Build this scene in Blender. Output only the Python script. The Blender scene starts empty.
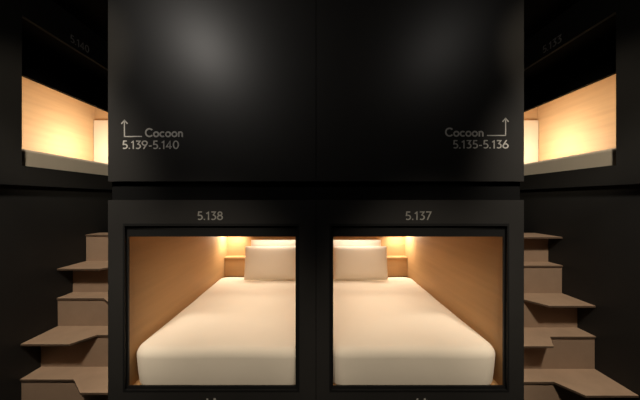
import bpy, bmesh, math
from mathutils import Vector, Matrix
scene=bpy.context.scene
H=1.69      # camera height; z values below are relative to it
D=1.80      # distance of cladding plane
F=280.0

# ------------------------------------------------------------ materials
def mat(name, col, rough=.5, spec=.5, noise=None, bump=None, emit=None, metallic=0):
    m=bpy.data.materials.new(name); m.use_nodes=True
    nt=m.node_tree; b=nt.nodes['Principled BSDF']
    b.inputs['Base Color'].default_value=(*col,1)
    b.inputs['Roughness'].default_value=rough
    b.inputs['Specular IOR Level'].default_value=spec
    b.inputs['Metallic'].default_value=metallic
    tc=nt.nodes.new('ShaderNodeTexCoord')
    if noise:
        sc,var,stretch=noise
        mp=nt.nodes.new('ShaderNodeMapping'); mp.inputs['Scale'].default_value=stretch
        n=nt.nodes.new('ShaderNodeTexNoise'); n.inputs['Scale'].default_value=sc; n.inputs['Detail'].default_value=6
        r=nt.nodes.new('ShaderNodeValToRGB')
        r.color_ramp.elements[0].position=.3; r.color_ramp.elements[1].position=.7
        r.color_ramp.elements[0].color=(*[c*(1-var) for c in col],1)
        r.color_ramp.elements[1].color=(*[min(1,c*(1+var)) for c in col],1)
        nt.links.new(tc.outputs['Object'],mp.inputs[0]); nt.links.new(mp.outputs[0],n.inputs['Vector'])
        nt.links.new(n.outputs['Fac'],r.inputs[0]); nt.links.new(r.outputs[0],b.inputs['Base Color'])
    if bump:
        sc,st,dist=bump
        n2=nt.nodes.new('ShaderNodeTexNoise'); n2.inputs['Scale'].default_value=sc; n2.inputs['Detail'].default_value=3
        bp=nt.nodes.new('ShaderNodeBump'); bp.inputs['Strength'].default_value=st; bp.inputs['Distance'].default_value=dist
        nt.links.new(tc.outputs['Object'],n2.inputs['Vector'])
        nt.links.new(n2.outputs['Fac'],bp.inputs['Height']); nt.links.new(bp.outputs[0],b.inputs['Normal'])
    if emit:
        b.inputs['Emission Color'].default_value=(*emit[0],1); b.inputs['Emission Strength'].default_value=emit[1]
    return m
M_panel=mat('satin_black_laminate',(.020,.019,.0178),.42,.5,noise=(6,.05,(1,1,1)))
M_wall=mat('matte_black_wall',(.017,.0165,.0155),.6,.3,noise=(5,.06,(1,1,1)))
M_gap=mat('shadow_gap_black',(.004,.004,.004),.8,.1,noise=(5,.05,(1,1,1)))
M_frame=mat('black_frame',(.007,.007,.007),.5,.3,noise=(8,.05,(1,1,1)))
M_wood=mat('birch_plywood',(.44,.255,.11),.55,.25,noise=(3,.07,(1,.35,6)))
M_wood2=mat('pale_birch_plywood',(.55,.37,.20),.55,.25,noise=(3,.06,(1,.35,6)))
M_head=mat('pale_headboard_panel',(.72,.63,.50),.7,.2,noise=(5,.02,(1,1,1)))
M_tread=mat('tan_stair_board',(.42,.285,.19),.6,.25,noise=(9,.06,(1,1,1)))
M_edge_shade=mat('painted_edge_shade',(.10,.065,.042),.6,.25,noise=(9,.05,(1,1,1)))  # shadow line beneath the treads, painted as a darker board edge
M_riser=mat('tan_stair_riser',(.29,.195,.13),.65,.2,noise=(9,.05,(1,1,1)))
M_linen=mat('cream_linen',(.81,.725,.60),.85,.1,noise=(3,.02,(1,1,1)),bump=(3.0,.15,.03))
M_pillow=mat('cream_pillowcase',(.85,.775,.66),.9,.05,noise=(3,.02,(1,1,1)),bump=(5,.08,.02))
M_text=mat('grey_lettering',(.58,.56,.52),.6,.2,noise=(20,.02,(1,1,1)))
M_textdim=mat('dim_grey_lettering',(.34,.33,.30),.6,.2,noise=(20,.02,(1,1,1)))
M_textdark=mat('dark_grey_lettering',(.30,.29,.27),.6,.2,noise=(20,.02,(1,1,1)))
M_led=mat('warm_led_diffuser',(1,.8,.5),.5,.2,emit=((1,.88,.70),9))
M_floor=mat('dark_carpet',(.03,.028,.026),.95,.1,noise=(60,.3,(1,1,1)),bump=(200,.4,.01))
M_metal=mat('black_metal',(.02,.02,.02),.35,.5,metallic=.6)

# ------------------------------------------------------------ helpers
def link(o): scene.collection.objects.link(o); return o
def meta(o,label=None,cat=None,group=None,kind=None):
    if label:o['label']=label
    if cat:o['category']=cat
    if group:o['group']=group
    if kind:o['kind']=kind
    return o
def empty(name,loc=(0,0,0)):
    o=bpy.data.objects.new(name,None); o.location=loc; o.empty_display_size=.1; return link(o)
def setparent(o,p):
    if p:
        o.parent=p; o.matrix_parent_inverse=Matrix.Translation(p.location).inverted()
def finish(name,bm,m,parent=None,smooth=False,recalc=True):
    if recalc: bmesh.ops.recalc_face_normals(bm,faces=bm.faces)
    me=bpy.data.meshes.new(name); bm.to_mesh(me); bm.free()
    if m: me.materials.append(m)
    if smooth:
        for p in me.polygons:p.use_smooth=True
    o=link(bpy.data.objects.new(name,me)); setparent(o,parent); return o
def addbox(bm,x0,x1,y0,y1,z0,z1,sx=1):
    xs=sorted((x0*sx,x1*sx)); z0+=H; z1+=H
    v=[bm.verts.new((x,y,z)) for x in xs for y in (y0,y1) for z in (z0,z1)]
    for f in ((0,1,3,2),(4,6,7,5),(0,4,5,1),(2,3,7,6),(0,2,6,4),(1,5,7,3)):
        bm.faces.new([v[i] for i in f])
def boxes(name,lst,m,parent=None,sx=1,bevel=0):
    bm=bmesh.new()
    for b in lst: addbox(bm,*b,sx=sx)
    o=finish(name,bm,m,parent)
    if bevel:
        md=o.modifiers.new('bevel','BEVEL'); md.width=bevel; md.segments=2; md.limit_method='ANGLE'
    return o
def plate_with_hole(name,axis,a0,a1,z0,z1,A0,A1,Z0,Z1,t0,t1,m,parent,sx=1,bevel=0):
    bm=bmesh.new()
    def P(a,z,t):
        return (a*sx,t,z+H) if axis=='y' else (t*sx,a,z+H)
    O=[(a0,z0),(a1,z0),(a1,z1),(a0,z1)]; I=[(A0,Z0),(A1,Z0),(A1,Z1),(A0,Z1)]
    V={}
    for k,t in (('f',t0),('b',t1)):
        V['O'+k]=[bm.verts.new(P(a,z,t)) for a,z in O]; V['I'+k]=[bm.verts.new(P(a,z,t)) for a,z in I]
    for i in range(4):
        j=(i+1)%4
        bm.faces.new([V['Of'][i],V['Of'][j],V['If'][j],V['If'][i]])
        bm.faces.new([V['Ob'][i],V['Ib'][i],V['Ib'][j],V['Ob'][j]])
        bm.faces.new([V['Of'][i],V['Ob'][i],V['Ob'][j],V['Of'][j]])
        bm.faces.new([V['If'][i],V['If'][j],V['Ib'][j],V['Ib'][i]])
    o=finish(name,bm,m,parent)
    if bevel:
        md=o.modifiers.new('bevel','BEVEL'); md.width=bevel; md.segments=2; md.limit_method='ANGLE'
    return o
def slab(name,x0,x1,y0,y1,z0,z1,rp,re,m,parent=None,sx=1,taper=0.0,wave=0.0):
    cx,cy=(x0+x1)/2,(y0+y1)/2; hx,hy=(x1-x0)/2,(y1-y0)/2
    prof=[(taper+re*.1,z0),(taper,z0+.02),(taper*.5,(z0+z1-re)/2),(0,z1-re)]
    for k in range(1,9):
        a=k/8*math.pi/2; prof.append((re*(1-math.cos(a)),z1-re+re*math.sin(a)))
    for e in (.04,.10,.2,.3,.42): 
        if e<min(hx,hy)-re-.02: prof.append((re+e,z1+.004*min(1,e/.2)))
    bm=bmesh.new(); loops=[]
    N=10; E=14
    for ins,z in prof:
        r=max(.008,rp-ins*.7); a_=hx-ins; b_=hy-ins; r=min(r,a_*.9,b_*.9)
        pts=[]
        cs=[(a_-r,b_-r,0),(-(a_-r),b_-r,90),(-(a_-r),-(b_-r),180),(a_-r,-(b_-r),270)]
        for ci,(ax,ay,st) in enumerate(cs):
            for k in range(N+1):
                t=math.radians(st+90*k/N); pts.append((ax+r*math.cos(t),ay+r*math.sin(t)))
            nx=cs[(ci+1)%4]
            p0=pts[-1]; tt=math.radians(nx[2]); p1=(nx[0]+r*math.cos(tt),nx[1]+r*math.sin(tt))
            for k in range(1,E): pts.append((p0[0]+(p1[0]-p0[0])*k/E,p0[1]+(p1[1]-p0[1])*k/E))
        lv=[]
        for px,py in pts:
            w=wave*(math.sin(px*9+py*5)+.6*math.sin(py*13-px*4)) if z>z0+.05 else 0
            lv.append(bm.verts.new(((cx+px)*sx,cy+py,z+H+w)))
        loops.append(lv)
    n=len(loops[0])
    for a,b in zip(loops,loops[1:]):
        for i in range(n):
            j=(i+1)%n; bm.faces.new([a[i],a[j],b[j],b[i]])
    bm.faces.new(loops[0]); bm.faces.new(loops[-1])
    return finish(name,bm,m,parent,smooth=True)
def pillow(name,w,h,t,m):
    bm=bmesh.new(); n=28; grids=[]
    for side in (-1,1):
        g=[]
        for i in range(n+1):
            row=[]
            for j in range(n+1):
                u=-1+2*i/n; v=-1+2*j/n
                uu=math.sin(u*math.pi/2); vv=math.sin(v*math.pi/2)
                px=w/2*uu*(1-.006*(1-abs(vv))*abs(uu)); pz=h/2*vv*(1-.006*(1-abs(uu))*abs(vv))
                th=t/2*(1-uu**2)**.6*(1-vv**2)**.6*.4+t/2*((1-uu**8)*(1-vv**8))**.6*.6
                if (i in(0,n) or j in(0,n)) and side==1: row.append(grids[0][i][j]); continue
                row.append(bm.verts.new((px,side*th,pz)) )
            g.append(row)
        grids.append(g)
        for i in range(n):
            for j in range(n):
                try: bm.faces.new([g[i][j],g[i+1][j],g[i+1][j+1],g[i][j+1]])
                except ValueError: pass
    return finish(name,bm,m,None,smooth=True)

# ---- geometric stroke lettering (cap height 1)
def arc(cx,cy,rx,ry,a0,a1,n=22):
    return [(cx+rx*math.cos(math.radians(a0+(a1-a0)*k/n)),cy+ry*math.sin(math.radians(a0+(a1-a0)*k/n))) for k in range(n+1)]
GL={
 'C':([arc(.50,.5,.43,.44,42,318)],.90),
 'o':([arc(.33,.31,.27,.26,0,360)],.68),
 'c':([arc(.33,.31,.27,.26,45,315)],.60),
 'n':([[(.11,0),(.11,.62)],[(.11,.30)]+arc(.31,.34,.20,.23,170,0)+[(.51,0)]],.64),
 '0':([arc(.31,.5,.25,.44,0,360)],.64),
 '1':([[(.06,.74),(.27,.92),(.27,0)]],.42),
 '3':([[(.08,.94),(.49,.94),(.27,.58)]+arc(.27,.31,.24,.25,85,-135)],.60),
 '4':([[(.44,0),(.44,.93),(.06,.26),(.62,.26)]],.68),
 '5':([[(.50,.94),(.17,.94),(.13,.53)]+arc(.28,.31,.24,.25,115,-135)],.60),
 '6':([arc(.31,.30,.25,.25,0,360),[(.42,1.0),(.10,.43)]],.63),
 '7':([[(.05,.94),(.51,.94),(.16,0)]],.57),
 '8':([arc(.30,.74,.19,.20,0,360),arc(.30,.29,.24,.24,0,360)],.61),
 '9':([arc(.31,.70,.25,.25,0,360),[(.20,0),(.52,.57)]],.63),
 '.':([[(.09,0),(.09,.14)]],.19),
 '-':([[(.05,.36),(.33,.36)]],.38)}
def text(name,body,x0,x1,z0,m,parent,wall='front',plane=0,height=.054,bold=.13):
    adv=0; strokes=[]
    for ch in body:
        s,a=GL[ch]
        for pl in s: strokes.append([(adv+x,y) for x,y in pl])
        adv+=a+.05
    mx=min(p[0] for s in strokes for p in s)-bold/2; Mx=max(p[0] for s in strokes for p in s)+bold/2
    sc=abs(x1-x0)/(Mx-mx)
    bm=bmesh.new()
    def P(x,y,t):
        a=(x-mx)*sc; b=y*height
        if wall=='front': return (x0+a,plane-t,z0+b+H)
        if wall=='left': return (plane+t,x0+a,z0+b+H)
        return (plane-t,x0-a,z0+b+H)
    for si,s in enumerate(strokes):
        closed=(abs(s[0][0]-s[-1][0])<1e-6 and abs(s[0][1]-s[-1][1])<1e-6)
        pts=s[:-1] if closed else s
        n=len(pts); L=[];R=[]
        for i in range(n):
            p=Vector(pts[i])
            a=Vector(pts[(i-1)%n]) if (closed or i>0) else None
            b=Vector(pts[(i+1)%n]) if (closed or i<n-1) else None
            d1=(p-a).normalized() if a is not None else None
            d2=(b-p).normalized() if b is not None else None
            if d1 is None: d1=d2
            if d2 is None: d2=d1
            nn=(Vector((-d1.y,d1.x))+Vector((-d2.y,d2.x)))
            if nn.length<1e-4: nn=Vector((-d1.y,d1.x))
            nn.normalize(); k=min(1.8,1/max(.3,nn.dot(Vector((-d1.y,d1.x)))))
            L.append(p+nn*bold/2*k); R.append(p-nn*bold/2*k)
        th=.001+.00012*(si%3)
        Lf=[bm.verts.new(P(q.x,q.y,th)) for q in L]; Rf=[bm.verts.new(P(q.x,q.y,th)) for q in R]
        Lb=[bm.verts.new(P(q.x,q.y,0)) for q in L]; Rb=[bm.verts.new(P(q.x,q.y,0)) for q in R]
        for i in range(n if closed else n-1):
            j=(i+1)%n
            bm.faces.new([Lf[i],Rf[i],Rf[j],Lf[j]]); bm.faces.new([Lb[i],Lb[j],Rb[j],Rb[i]])
            bm.faces.new([Lf[i],Lf[j],Lb[j],Lb[i]]); bm.faces.new([Rf[i],Rb[i],Rb[j],Rf[j]])
        if not closed:
            for i in (0,n-1): bm.faces.new([Lf[i],Lb[i],Rb[i],Rf[i]])
    return finish(name,bm,m,parent)
def area(name,loc,rot,sx_,sy_,power,col,parent=None,spread=180,aim=None):
    l=bpy.data.lights.new(name,'AREA'); l.shape='RECTANGLE'; l.size=sx_; l.size_y=sy_; l.energy=power; l.color=col
    l.spread=math.radians(spread)
    o=link(bpy.data.objects.new(name,l)); o.location=(loc[0],loc[1],loc[2]+H)
    o.rotation_euler=rot if aim is None else Vector(aim).to_track_quat('-Z','Y').to_euler()
    setparent(o,parent); return o
def px(x): return (x-316)/F*D
def pz(y): return (200-y)/F*D
WARM=(1,.78,.52); WARM2=(1,.84,.66); WARM3=(1,.88,.72)

# ------------------------------------------------------------ structure
ZC=1.78; XW=2.35
meta(boxes('floor',[(-2.6,2.6,-2.6,5.2,-H-.1,-H)],M_floor),kind='structure')
meta(boxes('ceiling',[(-4.2,4.2,-2.6,5.2,ZC,ZC+.1)],M_gap),kind='structure')
for s,n in ((-1,'left'),(1,'right')):
    o=boxes('wall_'+n,[(XW,XW+.1,-2.5,4.0,-H,0),(XW+.05,XW+.1,-2.5,4.0,0,.12),(XW,XW+.1,-2.5,1.7,.12,ZC)],M_wall,sx=s)
    meta(o,kind='structure')
meta(boxes('wall_back',[(-2.6,2.6,-2.6,-2.5,-H,ZC)],M_wall),kind='structure')
o=boxes('wall_front',[(-2.35,2.35,4.0,4.1,-H,ZC)],M_wall); meta(o,kind='structure')
meta(boxes('trim_1',[(-1.332,1.332,D+.03,3.98,.001,.119)],M_gap),kind='structure')

# ------------------------------------------------------------ upper cladding panels
xe=1.337
for s in (-1,1):
    p=boxes('wall_panel',[(.0018,xe,D,D+.03,.12,ZC)],M_panel,sx=s)
    meta(p,'tall satin black panel with upward arrow, Cocoon '+('5.139-5.140' if s<0 else '5.135-5.136'),'wall panel',group='black cladding panels above the sleeping pods')
    boxes('side_return',[(xe-.03,xe,D+.03,3.98,.12,ZC)],M_panel,parent=p,sx=s)
    if s<0:
        text('direction_word','Cocoon',px(145),px(183),pz(137),M_text,p,plane=D,height=.056,bold=.17)
        text('pod_range_lettering','5.139-5.140',px(122.5),px(179),pz(149),M_text,p,plane=D,height=.054)
        ax,ex=px(124.5),px(142)
        ya,yt=pz(136.5),pz(120.5)
    else:
        text('direction_word','Cocoon',px(445),px(483.5),pz(136.5),M_text,p,plane=D,height=.056,bold=.17)
        text('pod_range_lettering','5.135-5.136',px(453),px(508.5),pz(148.5),M_text,p,plane=D,height=.054)
        ax,ex=px(505.5),px(487)
        ya,yt=pz(135.5),pz(118.5)
    bm=bmesh.new(); w=.0032
    def poly(pts):
        f=[bm.verts.new((x,D-.0012,z+H)) for x,z in pts]; g=[bm.verts.new((x,D,z+H)) for x,z in pts]
        bm.faces.new(f); bm.faces.new(g[::-1])
        for i in range(len(pts)):
            j=(i+1)%len(pts); bm.faces.new([f[i],g[i],g[j],f[j]])
    poly([(ax-w,ya-w),(ax+w,ya-w),(ax+w,yt),(ax-w,yt)])
    poly([(min(ax,ex),ya-w),(max(ax,ex),ya-w),(max(ax,ex),ya+w),(min(ax,ex),ya+w)])
    for q in (-1,1):
        poly([(ax,yt+.006),(ax,yt-.004),(ax+q*.017,yt-.024),(ax+q*.022,yt-.019)])
    finish('arrow_mark',bm,M_text,p)

# ------------------------------------------------------------ lower pods
for s in (-1,1):
    num='5.138' if s<0 else '5.137'
    xi=.133 if s<0 else .112
    pod=empty('sleeping_pod',(s*.67,D,0))
    meta(pod,'black sleeping pod numbered %s with plywood interior and warm light'%num,'sleeping pod',group='lower sleeping pods')
    plate_with_hole('facade_panel','y',.0015,xe,-H,0,xi-.02,1.234,pz(391),pz(224.5),D,D+.03,M_panel,pod,sx=s)
    boxes('side_return',[(xe-.03,xe,D+.03,3.98,-H,0)],M_panel,parent=pod,sx=s)
    plate_with_hole('door_frame','y',xi-.026,1.241,pz(392),pz(223.5),xi-.014,1.229,pz(390.2),pz(226),D-.002,D+.015,M_frame,pod,sx=s)
    plate_with_hole('inner_frame','y',xi-.02,1.234,pz(391),pz(224.5),xi,1.218,pz(388),pz(237),D+.018,D+.03,M_frame,pod,sx=s)
    boxes('interior_lining',[(1.226,1.246,D+.031,3.88,-1.26,-.04),(.05,.07,D+.031,3.88,-1.26,-.04),
        (.07,1.226,3.86,3.88,-1.26,-.04),(.07,1.226,D+.031,3.86,-1.26,-1.24),(.07,1.226,D+.031,3.86,-.06,-.04)],M_wood,pod,sx=s)
    boxes('bedside_shelf',[(.93,1.225,3.74,3.86,-.79,-.765),(.93,.955,3.75,3.86,-1.02,-.79),(.955,1.225,3.75,3.77,-1.02,-.79)],M_wood,pod,sx=s,bevel=.003)
    boxes('reading_light',[(.98,1.20,3.82,3.858,-.488,-.455)],M_led,pod,sx=s,bevel=.006)
    area('reading_light_glow',(s*1.06,3.70,-.42),None,.18,.1,5.5,WARM3,pod,aim=(s*.5,.1,-.8))
    area('head_strip_glow',(s*.50,3.52,-.30),(0,0,0),.7,.08,1.5,WARM3,pod,spread=120)
    area('pod_ceiling_glow',(s*.58,2.7,-.08),(0,0,0),.5,1.5,4.8,WARM2,pod,spread=125)
    if s<0: text('number_lettering',num,px(197.5),px(223),pz(220),M_textdim,pod,plane=D,height=.055)
    else: text('number_lettering',num,px(405.5),px(431.5),pz(220),M_textdim,pod,plane=D,height=.055)
    c=s*.675
    for pts in ([(c-.036,c-.012,-1.315,-1.290),(c-.030,c-.018,-1.290,-1.276)],
                [(c+.010,c+.040,-1.315,-1.286),(c+.017,c+.031,-1.286,-1.274)]):
        bm=bmesh.new()
        for b in pts: addbox(bm,b[0],b[1],D-.0012,D,b[2],b[3])
        finish('lock_symbol',bm,M_textdim,pod)
    bed=empty('bed',(s*.64,2.8,H-1.24))
    meta(bed,'low mattress with smooth cream duvet filling the plywood pod','bed',group='beds in lower pods')
    slab('mattress',.12,1.16,2.0,3.70,-1.239,-1.04,.07,.04,M_linen,bed,sx=s)
    slab('duvet',.075,1.224,1.833,3.60,-1.239,-.98,.11,.06,M_linen,bed,sx=s,taper=.014,wave=.002)
    for k,(w,h,t,y,zz,rx,xc) in enumerate(((.66,.40,.09,3.42,-.768,-9,.54),(.66,.45,.09,3.64,-.745,-8,.52))):
        pl=pillow('pillow',w,h,t,M_pillow)
        pl.location=(s*xc,y,zz+H); pl.rotation_euler=(math.radians(rx),0,0)
        meta(pl,('flat cream pillow standing upright on the duvet' if k==0 else 'cream pillow propped against the plywood headboard'),'pillow',group='pillows in lower pods')

# ------------------------------------------------------------ upper side pods
for s in (-1,1):
    num='5.140' if s<0 else '5.133'
    pod=empty('sleeping_pod',(s*XW,2.9,H))
    meta(pod,'raised black sleeping pod numbered %s above the stairs'%num,'sleeping pod',group='upper sleeping pods')
    yo=XW*F/(294 if s<0 else 300)
    plate_with_hole('facade_panel','x',1.7,4.0,.12,ZC,yo,3.80,.275,1.475,XW,XW+.03,M_wall,pod,sx=s)
    boxes('jamb_lining',[(XW+.03,2.70,yo-.03,yo,.245,1.505),(XW+.03,2.70,3.80,3.83,.245,1.505),(XW+.03,2.70,yo,3.80,.245,.275),(XW+.03,2.70,yo,3.80,1.475,1.505)],M_gap,pod,sx=s)
    plate_with_hole('inner_frame','x',yo,3.80,.275,1.475,2.40,3.76,.28,1.135,2.66,2.70,M_gap,pod,sx=s)
    boxes('interior_lining',[(3.80,3.82,2.30,4.83,.24,1.70),(2.70,3.80,2.28,2.30,.24,1.70),(2.70,3.80,4.81,4.83,.24,1.70),
        (2.70,3.80,2.30,4.81,.24,.26),(2.70,3.80,2.30,4.81,1.68,1.70),(2.70,2.72,3.80,4.81,.26,1.68),(2.71,2.72,2.30,3.80,1.48,1.68)],M_wood2,pod,sx=s)
    boxes('headboard',[(2.73,3.79,4.77,4.808,.48,1.36)],M_head,pod,sx=s,bevel=.004)
    boxes('reading_light',[(3.0,3.2,4.70,4.768,.98,1.03)],M_led,pod,sx=s)
    area('reading_light_glow',(s*3.20,4.25,.80),None,.25,.2,11,WARM3,pod,aim=(s*1,.0,.14))
    area('pod_ceiling_glow',(s*3.0,3.3,1.66),(0,0,0),.3,1.4,9,WARM2,pod)
    if s<0: text('number_lettering',num,2.68,2.90,1.515,M_textdark,pod,wall='left',plane=-XW,height=.075)
    else: text('number_lettering',num,2.90,2.68,1.515,M_textdark,pod,wall='right',plane=XW,height=.075)
    bed=empty('bed',(s*3.25,3.6,H+.26))
    meta(bed,'cream mattress lying inside the raised plywood pod','bed',group='beds in upper pods')
    slab('mattress',2.725,3.79,2.32,4.76,.26,.48,.05,.035,M_linen,bed,sx=s)

# ------------------------------------------------------------ staircases
zs=[-.605*XW,-.487*XW,-.378*XW,-.265*XW,-.150*XW]
TT=.015
for s in (-1,1):
    st=empty('staircase',(s*1.85,2.5,0))
    meta(st,'tan alternating-tread box staircase between black walls','stairs',group='alternating-tread staircases')
    x0,x1=xe+.004,XW-.004
    for k,z in enumerate(zs):
        k1=k+1
        if s<0: yr=2.23+.157*k; outer_jut=(k1%2==0)
        else:   yr=2.20+.157*k; outer_jut=(k1%2==1)
        yn=yr+.157
        zb=-H if k==0 else zs[k-1]
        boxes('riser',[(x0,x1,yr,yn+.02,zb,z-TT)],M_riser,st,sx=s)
        fo=yr-(.165 if outer_jut else .012); fi=yr-(.012 if outer_jut else .165)
        xa,xb=(1.86,1.96) if (s>0 or outer_jut) else (1.74,1.92)
        yb=yn+.02
        pts=[(x0,fi),(xa,fi),(xb,fo),(x1,fo),(x1,yb),(x0,yb)]
        bm=bmesh.new()
        a=[bm.verts.new((x*s,y,z-TT+H)) for x,y in pts]; b=[bm.verts.new((x*s,y,z+H)) for x,y in pts]
        bm.faces.new(a); bm.faces.new(b[::-1])
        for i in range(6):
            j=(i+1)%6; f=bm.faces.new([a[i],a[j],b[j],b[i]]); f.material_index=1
        o=finish('tread',bm,M_tread,st); o.data.materials.append(M_edge_shade)

# ------------------------------------------------------------ ceiling spotlights, all unseen; those after the panel pair are added fill
def spot(x,y,power,tgt,size,col,blend=.8,rad=.05):
    e=empty('unseen_ceiling_spotlight',(x,y,H+ZC)); meta(e,'unseen black ceiling track spotlight aimed at the pods and stairs','spotlight',group='ceiling spotlights')
    zl=ZC-.10
    d=(Vector(tgt)-Vector((x,y,zl))).normalized(); q=d.to_track_quat('-Z','Y')
    boxes('mounting_stem',[(x-.012,x+.012,y-.012,y+.012,ZC-.07,ZC)],M_metal,e)
    bm=bmesh.new(); bmesh.ops.create_cone(bm,cap_ends=False,segments=32,radius1=.05,radius2=.04,depth=.12)
    bmesh.ops.transform(bm,matrix=Matrix.Translation(Vector((x,y,zl+H))-d*.03)@q.to_matrix().to_4x4(),verts=bm.verts)
    finish('lamp_head',bm,M_metal,e,smooth=True)
    l=bpy.data.lights.new('lamp','SPOT'); l.energy=power; l.spot_size=math.radians(size); l.spot_blend=blend; l.color=col; l.shadow_soft_size=rad
    o=link(bpy.data.objects.new('lamp',l)); o.location=Vector((x,y,zl+H))+d*.06; o.rotation_euler=q.to_euler(); setparent(o,e)
spot(-1.22,.45,26,(-.75,1.8,.9),110,(1,.93,.85),blend=1)  # this pair gives the soft highlights on the upper panels
spot(1.35,.45,4.5,(.80,1.8,.8),120,(1,.93,.85),blend=1)
spot(-1.5,.3,290,(-2.05,2.5,-.9),50,(1,.89,.74),rad=.12)  # unseen pair added to brighten the stairs
spot(1.5,.3,290,(2.05,2.5,-.9),50,(1,.89,.74),rad=.12)
spot(-.9,-.9,290,(-.72,1.9,-1.05),30,(1,.87,.70),rad=.12)  # unseen pair added as front fill on the lower beds
spot(.9,-.9,290,(.72,1.9,-1.05),30,(1,.87,.70),rad=.12)
spot(-.12,-.1,230,(-2.80,3.1,.36),24,(1,.86,.66),rad=.04)  # unseen pair added to light the upper mattress sides
spot(.12,-.1,230,(2.80,3.1,.36),24,(1,.86,.66),rad=.04)
spot(-1.7,-.2,34,(-2.4,2.8,1.5),46,(1,.92,.82),rad=.06)  # unseen pair added to lift the side pod numbers
spot(1.7,-.2,34,(2.4,2.8,1.5),46,(1,.92,.82),rad=.06)

# ------------------------------------------------------------ world / camera
w=bpy.data.worlds.new('world'); scene.world=w; w.use_nodes=True
w.node_tree.nodes['Background'].inputs[0].default_value=(.9,.85,.8,1); w.node_tree.nodes['Background'].inputs[1].default_value=.02
cam=bpy.data.cameras.new('camera'); cam.sensor_width=36; cam.lens=36*F/640; cam.shift_x=4/640; cam.clip_start=.02
co=link(bpy.data.objects.new('camera',cam)); co.location=(0,0,H); co.rotation_euler=(math.radians(90),0,0)
scene.camera=co
scene.view_settings.view_transform='Standard'
